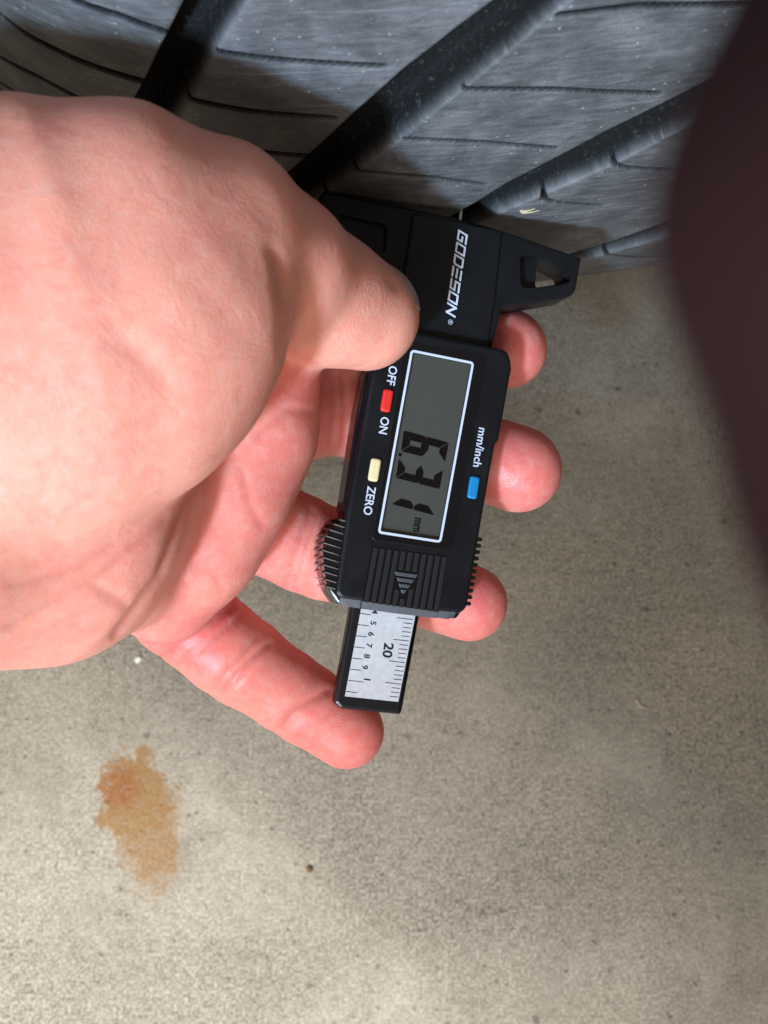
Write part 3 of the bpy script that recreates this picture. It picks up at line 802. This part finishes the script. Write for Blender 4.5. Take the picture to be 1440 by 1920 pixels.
    for pl, w, dep, reg in CR:
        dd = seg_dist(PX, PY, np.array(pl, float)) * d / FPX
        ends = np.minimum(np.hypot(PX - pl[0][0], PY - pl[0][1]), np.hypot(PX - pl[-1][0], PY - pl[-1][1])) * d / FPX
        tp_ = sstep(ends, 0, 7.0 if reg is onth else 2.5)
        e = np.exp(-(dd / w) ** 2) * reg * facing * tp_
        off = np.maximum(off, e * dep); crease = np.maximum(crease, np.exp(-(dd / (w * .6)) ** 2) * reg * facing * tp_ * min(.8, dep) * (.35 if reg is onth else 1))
    # rounded rolls of flesh between the folds of the thumb mound, soft swell of finger pads
    off += -.15 * np.sin(PX * .021 + PY * .013 + .6 * np.sin(PY * .011)) * onth * .8
    for c in FING:
        for (px, py, dz, r) in c[1:-1]:
            q = H3(px, py, dz); rr = np.linalg.norm(V - q, axis=1); off += .55 * np.exp(-((rr - r) / 3.) ** 2) * np.exp(-(np.abs((V - q) @ ((H3(*c[-1][:3]) - H3(*c[1][:3])) / np.linalg.norm(H3(*c[-1][:3]) - H3(*c[1][:3])))) / 2.6) ** 2)
    V = V - N * off[:, None]
    V = relax(V, Q, 1, .35)
    red = .15 + .35 * sstep(-dfg, -9, 0) + .30 * sstep(-drg, -8, 0)
    red *= 1 - .75 * onth
    for c in FING:
        tp = H3(*c[-1][:3]); red += .25 * np.exp(-(np.linalg.norm(V - tp, axis=1) / 13) ** 2)
    ridge = np.full(len(V), 0.0); bd = np.full(len(V), 1e9)
    for c in FING + [THUMB]:
        tip, prev = H3(*c[-1][:3]), H3(*c[-2][:3]); ax = (tip - prev) / np.linalg.norm(tip - prev)
        wh = tip + np.array([0, 0, c[-1][3]]) - ax * 2.5
        rel = V - wh; al = rel @ ax; la = np.linalg.norm(rel - np.outer(al, ax), axis=1); rr = np.hypot(al * 1.0, la * .75)
        m = rr < bd; ridge = np.where(m, rr, ridge); bd = np.where(m, rr, bd)
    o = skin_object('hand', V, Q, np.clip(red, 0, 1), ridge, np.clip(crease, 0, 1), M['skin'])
    tag(o, 'bare left hand gripping the black gauge between thumb and spread fingers', 'hand')
    # thumbnail: a thin curved plate on the far side of the thumb tip
    tip, prev = H3(*THUMB[-1][:3]), H3(*THUMB[-2][:3]); ax = (tip - prev) / np.linalg.norm(tip - prev)
    nrm = np.array([.20, .86, .44]); nrm -= ax * (nrm @ ax); nrm /= np.linalg.norm(nrm); sd = np.cross(ax, nrm)
    v = []; f = []; n1, n2 = 10, 10; r = THUMB[-1][3]
    for lay in (0, 1):
        for i in range(n1 + 1):
            for j in range(n2 + 1):
                u_ = -4 + 11.5 * i / n1; an = (j / n2 - .5) * 1.7 * (1 - .25 * (i / n1 - .5) ** 2)
                rr = (r - .1) * math.sqrt(max(0.02, 1 - max(0, u_ / (r * 1.02)) ** 2)) - .2 + .75 * (1 - lay)
                p = tip + ax * u_ + (nrm * math.cos(an) + sd * math.sin(an)) * rr
                v.append((CMn[:3, :3] @ (p / 1000)) + CORG)
    m = n2 + 1; T = (n1 + 1) * m
    for i in range(n1):
        for j in range(n2):
            a = i * m + j; f.append((a, a + 1, a + m + 1, a + m)); f.append((T + a, T + a + m, T + a + m + 1, T + a + 1))
    for j in range(n2): f.append((j, T + j, T + j + 1, j + 1)); a = n1 * m + j; f.append((a, a + 1, T + a + 1, T + a))
    for i in range(n1): a = i * m; f.append((a, a + m, T + a + m, T + a)); a = i * m + n2; f.append((a, T + a, T + a + m, a + m))
    me = mesh('thumbnail', v, f); smooth(me, rad(50)); link('thumbnail', me, M['nail'], o)
    return o
build_hand()

# finger of the other hand, curled round the edge of the lens
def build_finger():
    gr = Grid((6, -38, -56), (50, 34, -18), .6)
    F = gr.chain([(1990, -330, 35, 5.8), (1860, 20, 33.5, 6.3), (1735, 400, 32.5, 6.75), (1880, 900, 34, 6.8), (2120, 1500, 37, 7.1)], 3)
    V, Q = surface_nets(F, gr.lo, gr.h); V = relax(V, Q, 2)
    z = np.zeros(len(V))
    o = skin_object('finger', V, Q, z + .3, np.linalg.norm(V - V.mean(0), axis=1), z, M['skin_painted_shade'])
    tag(o, 'shade-painted out-of-focus finger of the other hand at the right edge', 'finger')
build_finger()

# ------------------------------------------------------------------ small litter
def pebble(name, px, py, size, mat, label, cat, flat=.6, seed=0):
    rng = random.Random(seed); bm = bmesh.new(); bmesh.ops.create_icosphere(bm, subdivisions=2, radius=1)
    for v in bm.verts: v.co *= 1 + rng.uniform(-.22, .22); v.co.x *= 1.25; v.co.z *= flat; v.co *= size
    me = bpy.data.meshes.new(name); bm.to_mesh(me); bm.free(); smooth(me)
    p = on_floor(px, py); o = link(name, me, M[mat]); o.location = (p[0], p[1], size * flat * .7); o.rotation_euler = (0, 0, rng.uniform(0, 6))
    return tag(o, label, cat)
pebble('white_crumb', 259, 1237, .0013, 'white_bit', 'small white crumb on the concrete just below the palm', 'crumb', seed=1)
pebble('brown_crumb', 580, 1630, .0012, 'dark_bit', 'dark brown crumb on the concrete right of the rust stain', 'crumb', seed=2)
def straw(name, p0, p1, w, label, bend=.0):
    p0, p1 = np.array(p0), np.array(p1); d = p1 - p0; L = np.linalg.norm(d); d /= L
    s_ = np.cross(d, [0, 0, 1.0]); s_ /= np.linalg.norm(s_); t_ = np.cross(s_, d); v = []; f = []; n = 8
    for i in range(n + 1):
        k = i / n; c = p0 + d * L * k + s_ * bend * math.sin(k * math.pi); ww = w * (1 - .7 * k)
        for q in range(5):
            a = 2 * math.pi * q / 5; v.append(c + s_ * ww * math.cos(a) + t_ * ww * .5 * math.sin(a))
    for i in range(n):
        for q in range(5): r_ = (q + 1) % 5; f.append((i * 5 + q, i * 5 + r_, i * 5 + 5 + r_, i * 5 + 5 + q))
    f.append((4, 3, 2, 1, 0)); f.append(tuple(n * 5 + q for q in range(5)))
    me = mesh(name, v, f); smooth(me, rad(50)); return tag(link(name, me, M['straw']), label, 'straw')
a_, b_ = on_floor(1192, 1312, .0008), on_floor(1216, 1330, .0008)
straw('dry_grass_blade', a_, b_, .0004, 'short pale grass stem lying on the concrete at right', .001)
def tyre_pt(px, py, lift=.0006):
    h = tyre_hit(px, py); return at(px, py, h[2] / 1000 - lift)
straw('dry_grass_blade', tyre_pt(975, 396), tyre_pt(1003, 391), .00035, 'upper of two straw bits on the tread right of the gauge foot', .0002)
straw('dry_grass_blade', tyre_pt(978, 399), tyre_pt(1012, 394), .0003, 'lower of two straw bits on the tread right of the gauge foot', .0002)
